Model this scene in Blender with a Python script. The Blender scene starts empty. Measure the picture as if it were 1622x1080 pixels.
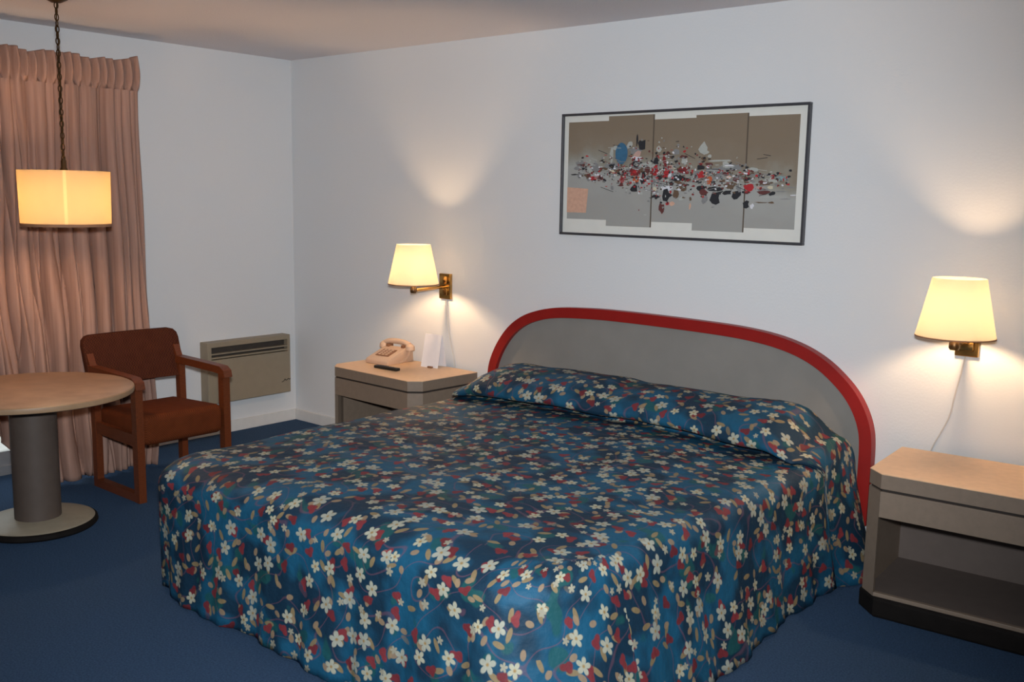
import bpy, bmesh, math, random
from mathutils import Vector, Matrix
from math import sin, cos, pi, radians, sqrt

S = bpy.context.scene
C = S.collection

# ------------------------------------------------------------------ camera
CAM_POS = (5.509, -4.204, 1.568)
YAW, PITCH, ROLL, FPX = 0.69984, 0.14537, 0.01750, 1560.7
f = Vector((-sin(YAW)*cos(PITCH), cos(YAW)*cos(PITCH), -sin(PITCH)))
r0 = Vector((cos(YAW), sin(YAW), 0)); u0 = r0.cross(f)
rt = cos(ROLL)*r0 + sin(ROLL)*u0; up = cos(ROLL)*u0 - sin(ROLL)*r0
cam = bpy.data.cameras.new('camera'); cam_o = bpy.data.objects.new('camera', cam); C.objects.link(cam_o)
mw = Matrix((rt, up, -f)).transposed().to_4x4(); mw.translation = Vector(CAM_POS); cam_o.matrix_world = mw
cam.sensor_width = 36.0; cam.sensor_fit = 'HORIZONTAL'; cam.lens = FPX/1622*36.0; cam.clip_start = .02
S.camera = cam_o

# ------------------------------------------------------------------ world, flash, exposure
W = bpy.data.worlds.new('overcast_sky'); S.world = W; W.use_nodes = True
W.node_tree.nodes['Background'].inputs[0].default_value = (.93, .98, 1, 1)
W.node_tree.nodes['Background'].inputs[1].default_value = 1.6
S.view_settings.view_transform = 'Standard'; S.view_settings.look = 'None'
S.view_settings.gamma = 1; S.view_settings.use_curve_mapping = False
S.view_settings.exposure = 0.0
fl = bpy.data.lights.new('camera_flash', 'SPOT')          # the flash on top of the photographer's camera
fl.energy = 640; fl.color = (.90, .95, 1.0); fl.spot_size = radians(88); fl.spot_blend = 1.0; fl.shadow_soft_size = .05
fo = bpy.data.objects.new('camera_flash', fl); C.objects.link(fo)
fo.matrix_world = mw; fo.location = Vector(CAM_POS) + up*.15
fo.rotation_euler = (f - rt*.08 + up*.01).to_track_quat('-Z', 'Y').to_euler()

# ------------------------------------------------------------------ node helpers
class V:
    """a float socket with arithmetic"""
    def __init__(s, nt, sock): s.nt, s.s = nt, sock
    def _m(s, op, *a, clamp=False):
        n = s.nt.nodes.new('ShaderNodeMath'); n.operation = op; n.use_clamp = clamp
        for i, v in enumerate((s,)+a):
            if isinstance(v, V): s.nt.links.new(v.s, n.inputs[i])
            else: n.inputs[i].default_value = v
        return V(s.nt, n.outputs[0])
    def __add__(s, o): return s._m('ADD', o)
    def __radd__(s, o): return s._m('ADD', o)
    def __sub__(s, o): return s._m('SUBTRACT', o)
    def __rsub__(s, o): return (s*-1) + o
    def __mul__(s, o): return s._m('MULTIPLY', o)
    def __rmul__(s, o): return s._m('MULTIPLY', o)
    def __truediv__(s, o): return s._m('DIVIDE', o)
    def abs(s): return s._m('ABSOLUTE')
    def cos(s): return s._m('COSINE')
    def sin(s): return s._m('SINE')
    def fract(s): return s._m('FRACT')
    def sqrt(s): return s._m('SQRT')
    def atan2(s, o): return s._m('ARCTAN2', o)
    def pow(s, p): return s._m('POWER', p)
    def step(s, e=.0, w=.1):                        # soft step around e
        return (s - e)._m('MULTIPLY_ADD', 1/w, .5, clamp=True)

def new_mat(name):
    m = bpy.data.materials.new(name); m.use_nodes = True
    nt = m.node_tree; b = nt.nodes['Principled BSDF']
    return m, nt, b

def mat(name, col, rough=.6, metal=0, noise=0, nscale=20, bump=0, bscale=200, spec=.4, stretch=(1,1,1), col2=None):
    m, nt, b = new_mat(name)
    b.inputs['Base Color'].default_value = (*col, 1); b.inputs['Roughness'].default_value = rough
    b.inputs['Metallic'].default_value = metal; b.inputs['Specular IOR Level'].default_value = spec
    tc = nt.nodes.new('ShaderNodeTexCoord')
    mp = nt.nodes.new('ShaderNodeMapping'); mp.inputs['Scale'].default_value = stretch
    nt.links.new(tc.outputs['Object'], mp.inputs[0])
    if noise or col2:
        n = nt.nodes.new('ShaderNodeTexNoise'); n.inputs['Scale'].default_value = nscale; n.inputs['Detail'].default_value = 4
        nt.links.new(mp.outputs[0], n.inputs[0])
        r = nt.nodes.new('ShaderNodeValToRGB'); nt.links.new(n.outputs[0], r.inputs[0])
        c2 = col2 or tuple(min(1, c*(1+noise)) for c in col)
        c1 = col if col2 else tuple(c*(1-noise) for c in col)
        r.color_ramp.elements[0].color = (*c1, 1); r.color_ramp.elements[1].color = (*c2, 1)
        r.color_ramp.elements[0].position = .3; r.color_ramp.elements[1].position = .7
        nt.links.new(r.outputs[0], b.inputs['Base Color'])
    if bump:
        n2 = nt.nodes.new('ShaderNodeTexNoise'); n2.inputs['Scale'].default_value = bscale
        nt.links.new(mp.outputs[0], n2.inputs[0])
        bp = nt.nodes.new('ShaderNodeBump'); bp.inputs['Strength'].default_value = bump; bp.inputs['Distance'].default_value = .01
        nt.links.new(n2.outputs[0], bp.inputs['Height']); nt.links.new(bp.outputs[0], b.inputs['Normal'])
    return m

def shade_mat(name, col, tcol, fac):
    """lamp shade cloth: diffuse outside, lets the bulb's light through"""
    m, nt, b = new_mat(name)
    out = nt.nodes['Material Output']; nt.nodes.remove(b)
    d = nt.nodes.new('ShaderNodeBsdfDiffuse'); d.inputs[0].default_value = (*col, 1)
    t = nt.nodes.new('ShaderNodeBsdfTranslucent'); t.inputs[0].default_value = (*tcol, 1)
    tc = nt.nodes.new('ShaderNodeTexCoord'); n = nt.nodes.new('ShaderNodeTexNoise'); n.inputs['Scale'].default_value = 60
    nt.links.new(tc.outputs['Object'], n.inputs[0])
    bp = nt.nodes.new('ShaderNodeBump'); bp.inputs['Strength'].default_value = .1; bp.inputs['Distance'].default_value = .002
    nt.links.new(n.outputs[0], bp.inputs['Height']); nt.links.new(bp.outputs[0], d.inputs['Normal'])
    x = nt.nodes.new('ShaderNodeMixShader'); x.inputs[0].default_value = fac
    nt.links.new(d.outputs[0], x.inputs[1]); nt.links.new(t.outputs[0], x.inputs[2]); nt.links.new(x.outputs[0], out.inputs[0])
    return m

def glow_mat(name, col, strength):
    m, nt, b = new_mat(name)
    b.inputs['Base Color'].default_value = (*col, 1)
    b.inputs['Emission Color'].default_value = (*col, 1); b.inputs['Emission Strength'].default_value = strength
    return m

M = {}
M['wall'] = mat('painted_wall', (.70, .705, .71), .75, bump=.08, bscale=90, spec=.2)
M['ceiling'] = mat('ceiling_paint', (.76, .73, .75), .9, bump=.25, bscale=120, spec=.1)
M['carpet'] = mat('blue_carpet', (.057, .106, .195), .98, noise=.22, nscale=140, bump=.9, bscale=420, spec=.05)
M['base'] = mat('baseboard_paint', (.66, .65, .63), .6, noise=.03)
M['lam'] = mat('taupe_laminate', (.235, .175, .128), .5, noise=.05, nscale=40)
M['lamtop'] = mat('tan_laminate_top', (.70, .475, .30), .42, noise=.05, nscale=30)
M['groove'] = mat('dark_recess', (.03, .022, .018), .8, noise=.1)
M['plinth'] = mat('black_plinth', (.009, .007, .006), .8, noise=.2, spec=.15)
M['niche'] = mat('niche_lining', (.135, .105, .09), .6, noise=.05)
M['red'] = mat('red_lacquer', (.27, .010, .008), .45, noise=.05, nscale=15)
M['gray'] = mat('gray_laminate', (.235, .22, .20), .6, noise=.04, nscale=8)
M['wood'] = mat('chair_wood', (.125, .030, .009), .42, noise=.22, nscale=18, stretch=(3, 3, 20))
M['brass'] = mat('polished_brass', (.50, .29, .095), .25, 1.0, noise=.08)
M['bronze'] = mat('dark_bronze', (.11, .065, .03), .35, .8, noise=.1)
M['black'] = mat('black_plastic', (.012, .011, .010), .4, noise=.1)
M['cord'] = mat('white_cord', (.62, .58, .53), .5, noise=.03)
M['white'] = mat('white_card', (.82, .80, .82), .6, noise=.02)
M['phone'] = mat('beige_plastic', (.60, .42, .30), .4, noise=.03)
M['key'] = mat('brown_keypad', (.24, .11, .055), .5, noise=.1)
M['heater'] = mat('heater_enamel', (.29, .235, .165), .5, noise=.03)
M['heaterdark'] = mat('heater_grille_dark', (.05, .04, .033), .6, noise=.1)
M['table'] = mat('table_laminate', (.40, .265, .18), .40, noise=.14, nscale=9)
M['edge'] = mat('table_edge_band', (.33, .21, .12), .45, noise=.08)
M['column'] = mat('column_laminate', (.092, .068, .055), .6, noise=.06, nscale=20)
M['basetop'] = mat('beige_base_plate', (.36, .31, .225), .4, noise=.06)
M['frame'] = mat('dark_aluminium', (.085, .085, .095), .4, .5, noise=.1)
M['alu'] = mat('door_aluminium', (.55, .55, .55), .35, .7, noise=.05)
M['bulb'] = glow_mat('warm_bulb', (1.0, .66, .37), 740)
M['bulb2'] = glow_mat('warm_pendant_bulb', (1.0, .64, .37), 300)
M['shade'] = shade_mat('ivory_shade', (.46, .43, .36), (.78, .75, .67), .57)
M['shade2'] = shade_mat('cream_drum_shade', (.45, .39, .29), (.62, .53, .36), .55)
M['seam2'] = shade_mat('shade_seam_cloth', (.45, .39, .30), (.72, .64, .46), .62)
M['trim'] = mat('shade_trim', (.30, .15, .08), .7, noise=.1)
M['hedge'] = mat('green_hedge', (.10, .20, .05), .9, noise=.5, nscale=14)
M['paving'] = mat('pale_paving', (.6, .6, .58), .9, noise=.1)
M['mattress'] = mat('mattress_ticking', (.7, .7, .68), .8, noise=.04)
M['bedbase'] = mat('bed_base_cloth', (.1, .1, .11), .8, noise=.1)

def glass_mat():
    m, nt, b = new_mat('door_glass')
    b.inputs['Base Color'].default_value = (1, 1, 1, 1); b.inputs['Roughness'].default_value = 0
    b.inputs['Transmission Weight'].default_value = 1; b.inputs['IOR'].default_value = 1.01
    return m
M['glass'] = glass_mat()

def weave_mat(name, c1, c2, scale, bump=.5):
    m, nt, b = new_mat(name)
    tc = nt.nodes.new('ShaderNodeTexCoord')
    mp = nt.nodes.new('ShaderNodeMapping'); mp.inputs['Scale'].default_value = (scale, scale, scale)
    nt.links.new(tc.outputs['Object'], mp.inputs[0])
    ck = nt.nodes.new('ShaderNodeTexChecker'); ck.inputs['Scale'].default_value = 1
    nz = nt.nodes.new('ShaderNodeTexNoise'); nz.inputs['Scale'].default_value = 25
    nt.links.new(mp.outputs[0], ck.inputs[0]); nt.links.new(tc.outputs['Object'], nz.inputs[0])
    ck.inputs[1].default_value = (*c1, 1); ck.inputs[2].default_value = (*c2, 1)
    mx = nt.nodes.new('ShaderNodeMixRGB'); mx.blend_type = 'MULTIPLY'; mx.inputs[0].default_value = .35
    nt.links.new(ck.outputs[0], mx.inputs[1]); nt.links.new(nz.outputs[0], mx.inputs[2])
    nt.links.new(mx.outputs[0], b.inputs['Base Color']); b.inputs['Roughness'].default_value = .9
    b.inputs['Specular IOR Level'].default_value = .1
    bp = nt.nodes.new('ShaderNodeBump'); bp.inputs['Strength'].default_value = bump; bp.inputs['Distance'].default_value = .003
    nt.links.new(ck.outputs[1], bp.inputs['Height']); nt.links.new(bp.outputs[0], b.inputs['Normal'])
    return m
M['seat'] = weave_mat('rust_tweed', (.165, .040, .012), (.115, .026, .008), 160)
M['back'] = weave_mat('brown_basket_weave', (.105, .03, .014), (.062, .018, .010), 130, .8)

def curtain_mat():
    m, nt, b = new_mat('pink_beige_curtain')
    out = nt.nodes['Material Output']
    tc = nt.nodes.new('ShaderNodeTexCoord')
    mp = nt.nodes.new('ShaderNodeMapping'); mp.inputs['Scale'].default_value = (60, 60, 1.2)
    nt.links.new(tc.outputs['Object'], mp.inputs[0])
    n = nt.nodes.new('ShaderNodeTexNoise'); n.inputs['Scale'].default_value = 1; nt.links.new(mp.outputs[0], n.inputs[0])
    r = nt.nodes.new('ShaderNodeValToRGB'); nt.links.new(n.outputs[0], r.inputs[0])
    r.color_ramp.elements[0].color = (.36, .215, .165, 1); r.color_ramp.elements[1].color = (.43, .265, .21, 1)
    r.color_ramp.elements[0].position = .35; r.color_ramp.elements[1].position = .65
    nt.links.new(r.outputs[0], b.inputs['Base Color']); b.inputs['Roughness'].default_value = .85
    b.inputs['Specular IOR Level'].default_value = .1
    t = nt.nodes.new('ShaderNodeBsdfTranslucent'); nt.links.new(r.outputs[0], t.inputs[0])
    x = nt.nodes.new('ShaderNodeMixShader'); x.inputs[0].default_value = .10
    nt.links.new(b.outputs[0], x.inputs[1]); nt.links.new(t.outputs[0], x.inputs[2]); nt.links.new(x.outputs[0], out.inputs[0])
    return m
M['curtain'] = curtain_mat()

def floral_mat():
    """blue bedspread print: vines, leaves, red blossoms and cream star flowers, laid out on the cloth's own UV"""
    m, nt, b = new_mat('blue_floral_print')
    uv = nt.nodes.new('ShaderNodeUVMap'); uv.uv_map = 'cloth'
    nz = nt.nodes.new('ShaderNodeTexNoise'); nz.inputs['Scale'].default_value = 5; nz.inputs['Detail'].default_value = 2
    nt.links.new(uv.outputs[0], nz.inputs[0])
    # the cloth weave bends the print slightly
    def cells(scale, off, rnd):
        mp = nt.nodes.new('ShaderNodeMapping'); mp.inputs['Scale'].default_value = (scale, scale, 1); mp.inputs['Location'].default_value = (off, off*.7, 0)
        nt.links.new(uv.outputs[0], mp.inputs[0])
        v = nt.nodes.new('ShaderNodeTexVoronoi'); v.voronoi_dimensions = '2D'; v.inputs['Scale'].default_value = 1; v.inputs['Randomness'].default_value = rnd
        nt.links.new(mp.outputs[0], v.inputs['Vector'])
        sb = nt.nodes.new('ShaderNodeVectorMath'); sb.operation = 'SUBTRACT'
        nt.links.new(mp.outputs[0], sb.inputs[0]); nt.links.new(v.outputs['Position'], sb.inputs[1])
        sx = nt.nodes.new('ShaderNodeSeparateXYZ'); nt.links.new(sb.outputs[0], sx.inputs[0])
        sc = nt.nodes.new('ShaderNodeSeparateColor'); nt.links.new(v.outputs['Color'], sc.inputs[0])
        return V(nt, sx.outputs[0]), V(nt, sx.outputs[1]), V(nt, sc.outputs[0]), V(nt, sc.outputs[1]), V(nt, sc.outputs[2])
    def star(scale, off, rnd, R, keep):
        x, y, a, g, bl = cells(scale, off, rnd)
        th = y.atan2(x) + a*6.283
        rr = (x*x + y*y).sqrt()
        pet = (th*2.5).cos().abs().pow(.8)
        edge = (pet*.62 + .38) * ((bl*.35 + .75)*R)
        return (edge - rr).step(0, .05) * g.step(1-keep, .01), (R*.17 - rr).step(0, .05) * g.step(1-keep, .01), bl
    def leaf(scale, off, rnd, A, B, keep, lobes=0):
        x, y, a, g, bl = cells(scale, off, rnd)
        an = a*6.283; c, s = an.cos(), an.sin()
        p = x*c + y*s; q = y*c - x*s
        d = ((p/A)*(p/A) + (q/B)*(q/B)).sqrt()
        if lobes: d = d + (y.atan2(x)*lobes).cos()*.22
        return (1 - d).step(0, .25) * g.step(1-keep, .01), bl
    def rgb(c): 
        n = nt.nodes.new('ShaderNodeRGB'); n.outputs[0].default_value = (*c, 1); return n.outputs[0]
    def mix(fac, a, bcol):
        n = nt.nodes.new('ShaderNodeMixRGB'); nt.links.new(fac.s, n.inputs[0]); nt.links.new(a, n.inputs[1]); nt.links.new(bcol, n.inputs[2]); return n.outputs[0]
    ns = V(nt, nz.outputs[0])
    col = mix(ns.step(.5, .12), rgb((.007, .030, .058)), rgb((.009, .082, .155)))
    n2 = nt.nodes.new('ShaderNodeTexNoise'); n2.inputs['Scale'].default_value = 9; n2.inputs['Detail'].default_value = 1
    nt.links.new(uv.outputs[0], n2.inputs[0])
    col = mix(V(nt, n2.outputs[0]).step(.63, .04)*.75, col, rgb((.012, .085, .085)))
    n3 = nt.nodes.new('ShaderNodeTexNoise'); n3.inputs['Scale'].default_value = 4.2; n3.inputs['Detail'].default_value = .6
    nt.links.new(uv.outputs[0], n3.inputs[0])
    vine = (.034 - ((V(nt, n3.outputs[0])*7).fract() - .5).abs()).step(0, .03)
    col = mix(vine*.42, col, rgb((.16, .07, .10)))
    lf, bl = leaf(10.5, 3.3, .85, .23, .095, .9)
    col = mix(lf*.9, col, rgb((.25, .18, .09)))
    lf, bl = leaf(11.0, 21.3, .9, .17, .11, .75)
    col = mix(lf*.85, col, rgb((.29, .20, .12)))
    rd, bl = leaf(10.2, 7.7, .85, .23, .15, .85, 3)
    col = mix(rd*.95, col, mix(bl, rgb((.13, .018, .022)), rgb((.22, .032, .038))))
    st, ct, bl = star(10.0, 0.0, .8, .275, .82)
    col = mix(st, col, mix(bl, rgb((.43, .41, .29)), rgb((.32, .33, .28))))
    col = mix(ct, col, rgb((.30, .19, .07)))
    sm, ct, bl = star(12, 13.1, .9, .18, .38)
    col = mix(sm, col, rgb((.31, .29, .22)))
    nt.links.new(col, b.inputs['Base Color']); b.inputs['Roughness'].default_value = .62
    b.inputs['Specular IOR Level'].default_value = .25
    bz = nt.nodes.new('ShaderNodeTexNoise'); bz.inputs['Scale'].default_value = 28; bz.inputs['Detail'].default_value = 3
    nt.links.new(uv.outputs[0], bz.inputs[0])
    bp = nt.nodes.new('ShaderNodeBump'); bp.inputs['Strength'].default_value = .35; bp.inputs['Distance'].default_value = .012
    nt.links.new(bz.outputs[0], bp.inputs['Height']); nt.links.new(bp.outputs[0], b.inputs['Normal'])
    return m
M['floral'] = floral_mat()

# ------------------------------------------------------------------ mesh helpers
def finish(bm):
    bmesh.ops.recalc_face_normals(bm, faces=bm.faces)

def obj(name, bm, m, parent=None, loc=None, smooth=False, recalc=True):
    if recalc: finish(bm)
    me = bpy.data.meshes.new(name); bm.to_mesh(me); bm.free()
    if smooth:
        for p in me.polygons: p.use_smooth = True
        try: me.set_sharp_from_angle(angle=radians(38))
        except Exception: pass
    for k in (m if isinstance(m, (list, tuple)) else [m]): me.materials.append(k)
    o = bpy.data.objects.new(name, me); C.objects.link(o)
    if parent: o.parent = parent
    if loc: o.location = loc
    return o

def thing(name, label, cat, loc=(0, 0, 0), rz=0, group=None):
    o = bpy.data.objects.new(name, None); o.empty_display_size = .1; C.objects.link(o)
    o.location = loc; o.rotation_euler = (0, 0, rz); tag(o, label, cat, group); return o

def tag(o, label, cat, group=None):
    o['label'] = label; o['category'] = cat
    if group: o['group'] = group
    return o

def struct(name, bm, m, **k):
    o = obj(name, bm, m, **k); o['kind'] = 'structure'; return o

def copy_tree(o, parent=None):
    c = o.copy(); C.objects.link(c)
    if parent: c.parent = parent
    for ch in [x for x in list(C.objects) if x.parent == o]: copy_tree(ch, c)
    return c

def box(bm, a, b, bev=0, seg=2, mi=0):
    """axis box from corner a to corner b, edges rounded by bev"""
    cx = [(a[i]+b[i])/2 for i in range(3)]; sz = [abs(b[i]-a[i]) for i in range(3)]
    r = bmesh.ops.create_cube(bm, size=1, matrix=Matrix.Translation(cx) @ Matrix.Diagonal((*sz, 1)))
    vs = r['verts']; fs = list({fc for v in vs for fc in v.link_faces})
    for fc in fs: fc.material_index = mi
    if bev:
        es = list({e for v in vs for e in v.link_edges})
        bmesh.ops.bevel(bm, geom=es, offset=bev, segments=seg, profile=.5, affect='EDGES', clamp_overlap=True)
    return bm

def B(a, b, bev=0, seg=2): return box(bmesh.new(), a, b, bev, seg)

def prism(bm, poly, z0, z1, bev=0, seg=2, mi=0):
    """vertical prism over a polygon in x,y"""
    lo = [bm.verts.new((x, y, z0)) for x, y in poly]; hi = [bm.verts.new((x, y, z1)) for x, y in poly]
    n = len(poly); fs = [bm.faces.new(lo[::-1]), bm.faces.new(hi)]
    for i in range(n): fs.append(bm.faces.new((lo[i], lo[(i+1) % n], hi[(i+1) % n], hi[i])))
    for q in fs: q.material_index = mi
    if bev:
        es = [e for q in fs[:2] for e in q.edges]
        bmesh.ops.bevel(bm, geom=es, offset=bev, segments=seg, profile=.5, affect='EDGES')
    return bm

def lathe(bm, prof, seg=48, a0=0, a1=2*pi, cx=0, cy=0, mi=0):
    """turn a profile of (radius, z) about the vertical axis"""
    full = abs(a1-a0-2*pi) < 1e-6; n = seg if full else seg+1; rings = []
    for rr, z in prof:
        if rr < 1e-6: rings.append([bm.verts.new((cx, cy, z))])
        else: rings.append([bm.verts.new((cx+rr*cos(a0+(a1-a0)*i/seg), cy+rr*sin(a0+(a1-a0)*i/seg), z)) for i in range(n)])
    for p, q in zip(rings, rings[1:]):
        for i in range(seg):
            j = (i+1) % n
            if len(p) == 1 and len(q) == 1: continue
            if len(p) == 1: fc = bm.faces.new((p[0], q[j], q[i]))
            elif len(q) == 1: fc = bm.faces.new((p[i], p[j], q[0]))
            else: fc = bm.faces.new((p[i], p[j], q[j], q[i]))
            fc.material_index = mi
    return bm

def tube(bm, pts, rad, seg=10, closed=False, flat=None):
    """round (or flat = (half width, half height)) bar along a path of points"""
    pts = [Vector(p) for p in pts]; n = len(pts); rings = []
    t0 = (pts[1]-pts[0]).normalized()
    ref = Vector((0, 0, 1)) if abs(t0.z) < .9 else Vector((0, 1, 0))
    nrm = (ref - t0*ref.dot(t0)).normalized()
    for i, p in enumerate(pts):
        if closed: t = (pts[(i+1) % n]-pts[i-1]).normalized()
        else: t = (pts[min(i+1, n-1)]-pts[max(i-1, 0)]).normalized()
        nrm = (nrm - t*nrm.dot(t)).normalized(); bn = t.cross(nrm)
        rr = rad[i] if isinstance(rad, (list, tuple)) else rad
        rings.append([bm.verts.new(p + nrm*rr*cos(2*pi*k/seg) + bn*rr*sin(2*pi*k/seg)) for k in range(seg)])
    m_ = n if closed else n-1
    for i in range(m_):
        a, b = rings[i], rings[(i+1) % n]
        for k in range(seg): bm.faces.new((a[k], a[(k+1) % seg], b[(k+1) % seg], b[k]))
    if not closed: bm.faces.new(rings[0][::-1]); bm.faces.new(rings[-1])
    return bm

def bar(bm, path, w, h, side=Vector((0, 1, 0)), bev=.008):
    """rectangular bar along a path: w across `side`, h across the third direction; mitred at the bends"""
    pts = [Vector(p) for p in path]; n = len(pts); rings = []
    for i, p in enumerate(pts):
        a = (p-pts[i-1]).normalized() if i else None; b = (pts[i+1]-p).normalized() if i < n-1 else None
        t = ((a or b)+(b or a)).normalized(); k = 1/max(.35, t.dot(a or b))
        o = t.cross(side).normalized()*k
        rings.append([bm.verts.new(p + side*sx*w/2 + o*sy*h/2) for sx, sy in ((-1, -1), (1, -1), (1, 1), (-1, 1))])
    fs = []
    for a, b in zip(rings, rings[1:]):
        for k in range(4): fs.append(bm.faces.new((a[k], a[(k+1) % 4], b[(k+1) % 4], b[k])))
    fs += [bm.faces.new(rings[0][::-1]), bm.faces.new(rings[-1])]
    if bev:
        es = list({e for q in fs for e in q.edges if not (e.verts[0].index == -2)})
        bmesh.ops.bevel(bm, geom=[e for e in es if len(e.link_faces) == 2 and e.calc_face_angle(0) > .5], offset=bev, segments=2, profile=.5, affect='EDGES', clamp_overlap=True)
    return bm

def smooth_path(pts, n=8):
    """Catmull-Rom through the points"""
    P = [Vector(p) for p in pts]; P = [2*P[0]-P[1]] + P + [2*P[-1]-P[-2]]; out = []
    for i in range(1, len(P)-2):
        for k in range(n):
            t = k/n; a, b, c, d = P[i-1], P[i], P[i+1], P[i+2]
            out.append(.5*((2*b)+(c-a)*t+(2*a-5*b+4*c-d)*t*t+(3*b-a-3*c+d)*t**3))
    out.append(P[-2]); return out

# ------------------------------------------------------------------ the room
H, RX, RY = 2.44, 6.4, -6.0
struct('floor', B((-.12, RY-.12, -.1), (RX+.12, .12, 0)), M['carpet'])
struct('ceiling', B((-.12, RY-.12, H), (RX+.12, .12, H+.1)), M['ceiling'])
struct('wall_back', B((-.12, 0, 0), (RX+.12, .12, H)), M['wall'])
struct('wall_right', B((RX, RY, 0), (RX+.12, 0, H)), M['wall'])
struct('wall_front', B((-.12, RY-.12, 0), (RX+.12, RY, H)), M['wall'])
DY0, DY1, DZ = -1.50, -3.35, 2.03                                   # the glass door's opening in the left wall
bm = bmesh.new()
for a, b in (((-.12, DY0, 0), (0, 0, H)), ((-.12, RY, 0), (0, DY1, H)), ((-.12, DY1, DZ), (0, DY0, H))): box(bm, a, b)
struct('wall_left', bm, M['wall'])
struct('baseboard_back', B((.0, -.013, 0), (RX, 0, .075), .003), M['base'])
bm = bmesh.new(); box(bm, (0, DY0, 0), (.013, -.013, .075), .003); box(bm, (0, RY, 0), (.013, DY1, .075), .003)
struct('baseboard_left', bm, M['base'])
# sliding glass door behind the curtain
d = thing('door_1', 'aluminium sliding glass door behind the pink curtain', 'door', (-.06, 0, 0)); d['kind'] = 'structure'
bm = bmesh.new()
box(bm, (-.05, DY1, .0), (.05, DY0, .05)); box(bm, (-.05, DY1, DZ-.05), (.05, DY0, DZ))
box(bm, (-.05, DY0-.05, .05), (.05, DY0, DZ-.05)); box(bm, (-.05, DY1, .05), (.05, DY1+.05, DZ-.05))
obj('door_frame', bm, M['alu'], d)
my = (DY0+DY1)/2
for k, (y0, y1, x) in enumerate(((DY1+.05, my+.03, -.02), (my-.03, DY0-.05, .02))):
    bm = bmesh.new()
    box(bm, (x-.015, y0, .05), (x+.015, y1, .13)); box(bm, (x-.015, y0, DZ-.11), (x+.015, y1, DZ-.05))
    box(bm, (x-.015, y0, .13), (x+.015, y0+.05, DZ-.11)); box(bm, (x-.015, y1-.05, .13), (x+.015, y1, DZ-.11))
    p = obj('door_panel', bm, M['alu'], d)
    obj('pane', B((x-.003, y0+.05, .13), (x+.003, y1-.05, DZ-.11)), M['glass'], p)
g = struct('ground', B((-9, -9, -.12), (-.12, 3, -.02)), M['paving'])
bm = bmesh.new(); bmesh.ops.create_grid(bm, x_segments=60, y_segments=14, size=1)
R_ = random.Random(4)
for v in bm.verts:
    a = (v.co.y+1)*pi/2; v.co = Vector((-4.2 - .5*sin(a) + R_.uniform(-.08, .08) + (0 if v.co.y < 0 else -.3), -2 + v.co.x*5, -.02 + 1.3*sin(a/2) + (R_.uniform(-.07, .07) if v.co.y > -.95 else 0)))
o = obj('hedge', bm, M['hedge']); tag(o, 'green hedge outside beyond the glass door', 'hedge')

# ------------------------------------------------------------------ the bed
BX0, BX1, HY, FY = 1.985, 3.985, -.075, -2.245
RL, RF, RZ = .065, .16, .095                                        # how far the edges roll over at the sides, at the foot, and down
def bed_top(x, y):
    """height of the flat part of the spread"""
    u = (x-(BX0+BX1)/2)/((BX1-BX0)/2)
    return .525 + .022*(1-u*u) - .006*(y/FY)
def pillow_prof():
    """rows from the foot to the head: (y, rise over the flat part)"""
    rows = []
    yf = FY+RF
    for k in range(13): rows.append((yf + .22*(k/12)**1.7, 0))
    y = yf+.22
    n = 34
    for k in range(1, n+1): rows.append((y + (-.545-y)*k/n, 0))
    rows += [(-.510, .0), (-.47, -.003), (-.43, -.004), (-.415, .004), (-.43, .016), (-.48, .026), (-.53, .031), (-.556, .041), (-.563, .060), (-.552, .085), (-.530, .106), (-.498, .124),
             (-.455, .140), (-.40, .152), (-.34, .160), (-.28, .163), (-.22, .161), (-.17, .153), (-.13, .138), (-.10, .112), (-.082, .075), (HY, .03)]
    return rows
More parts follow.
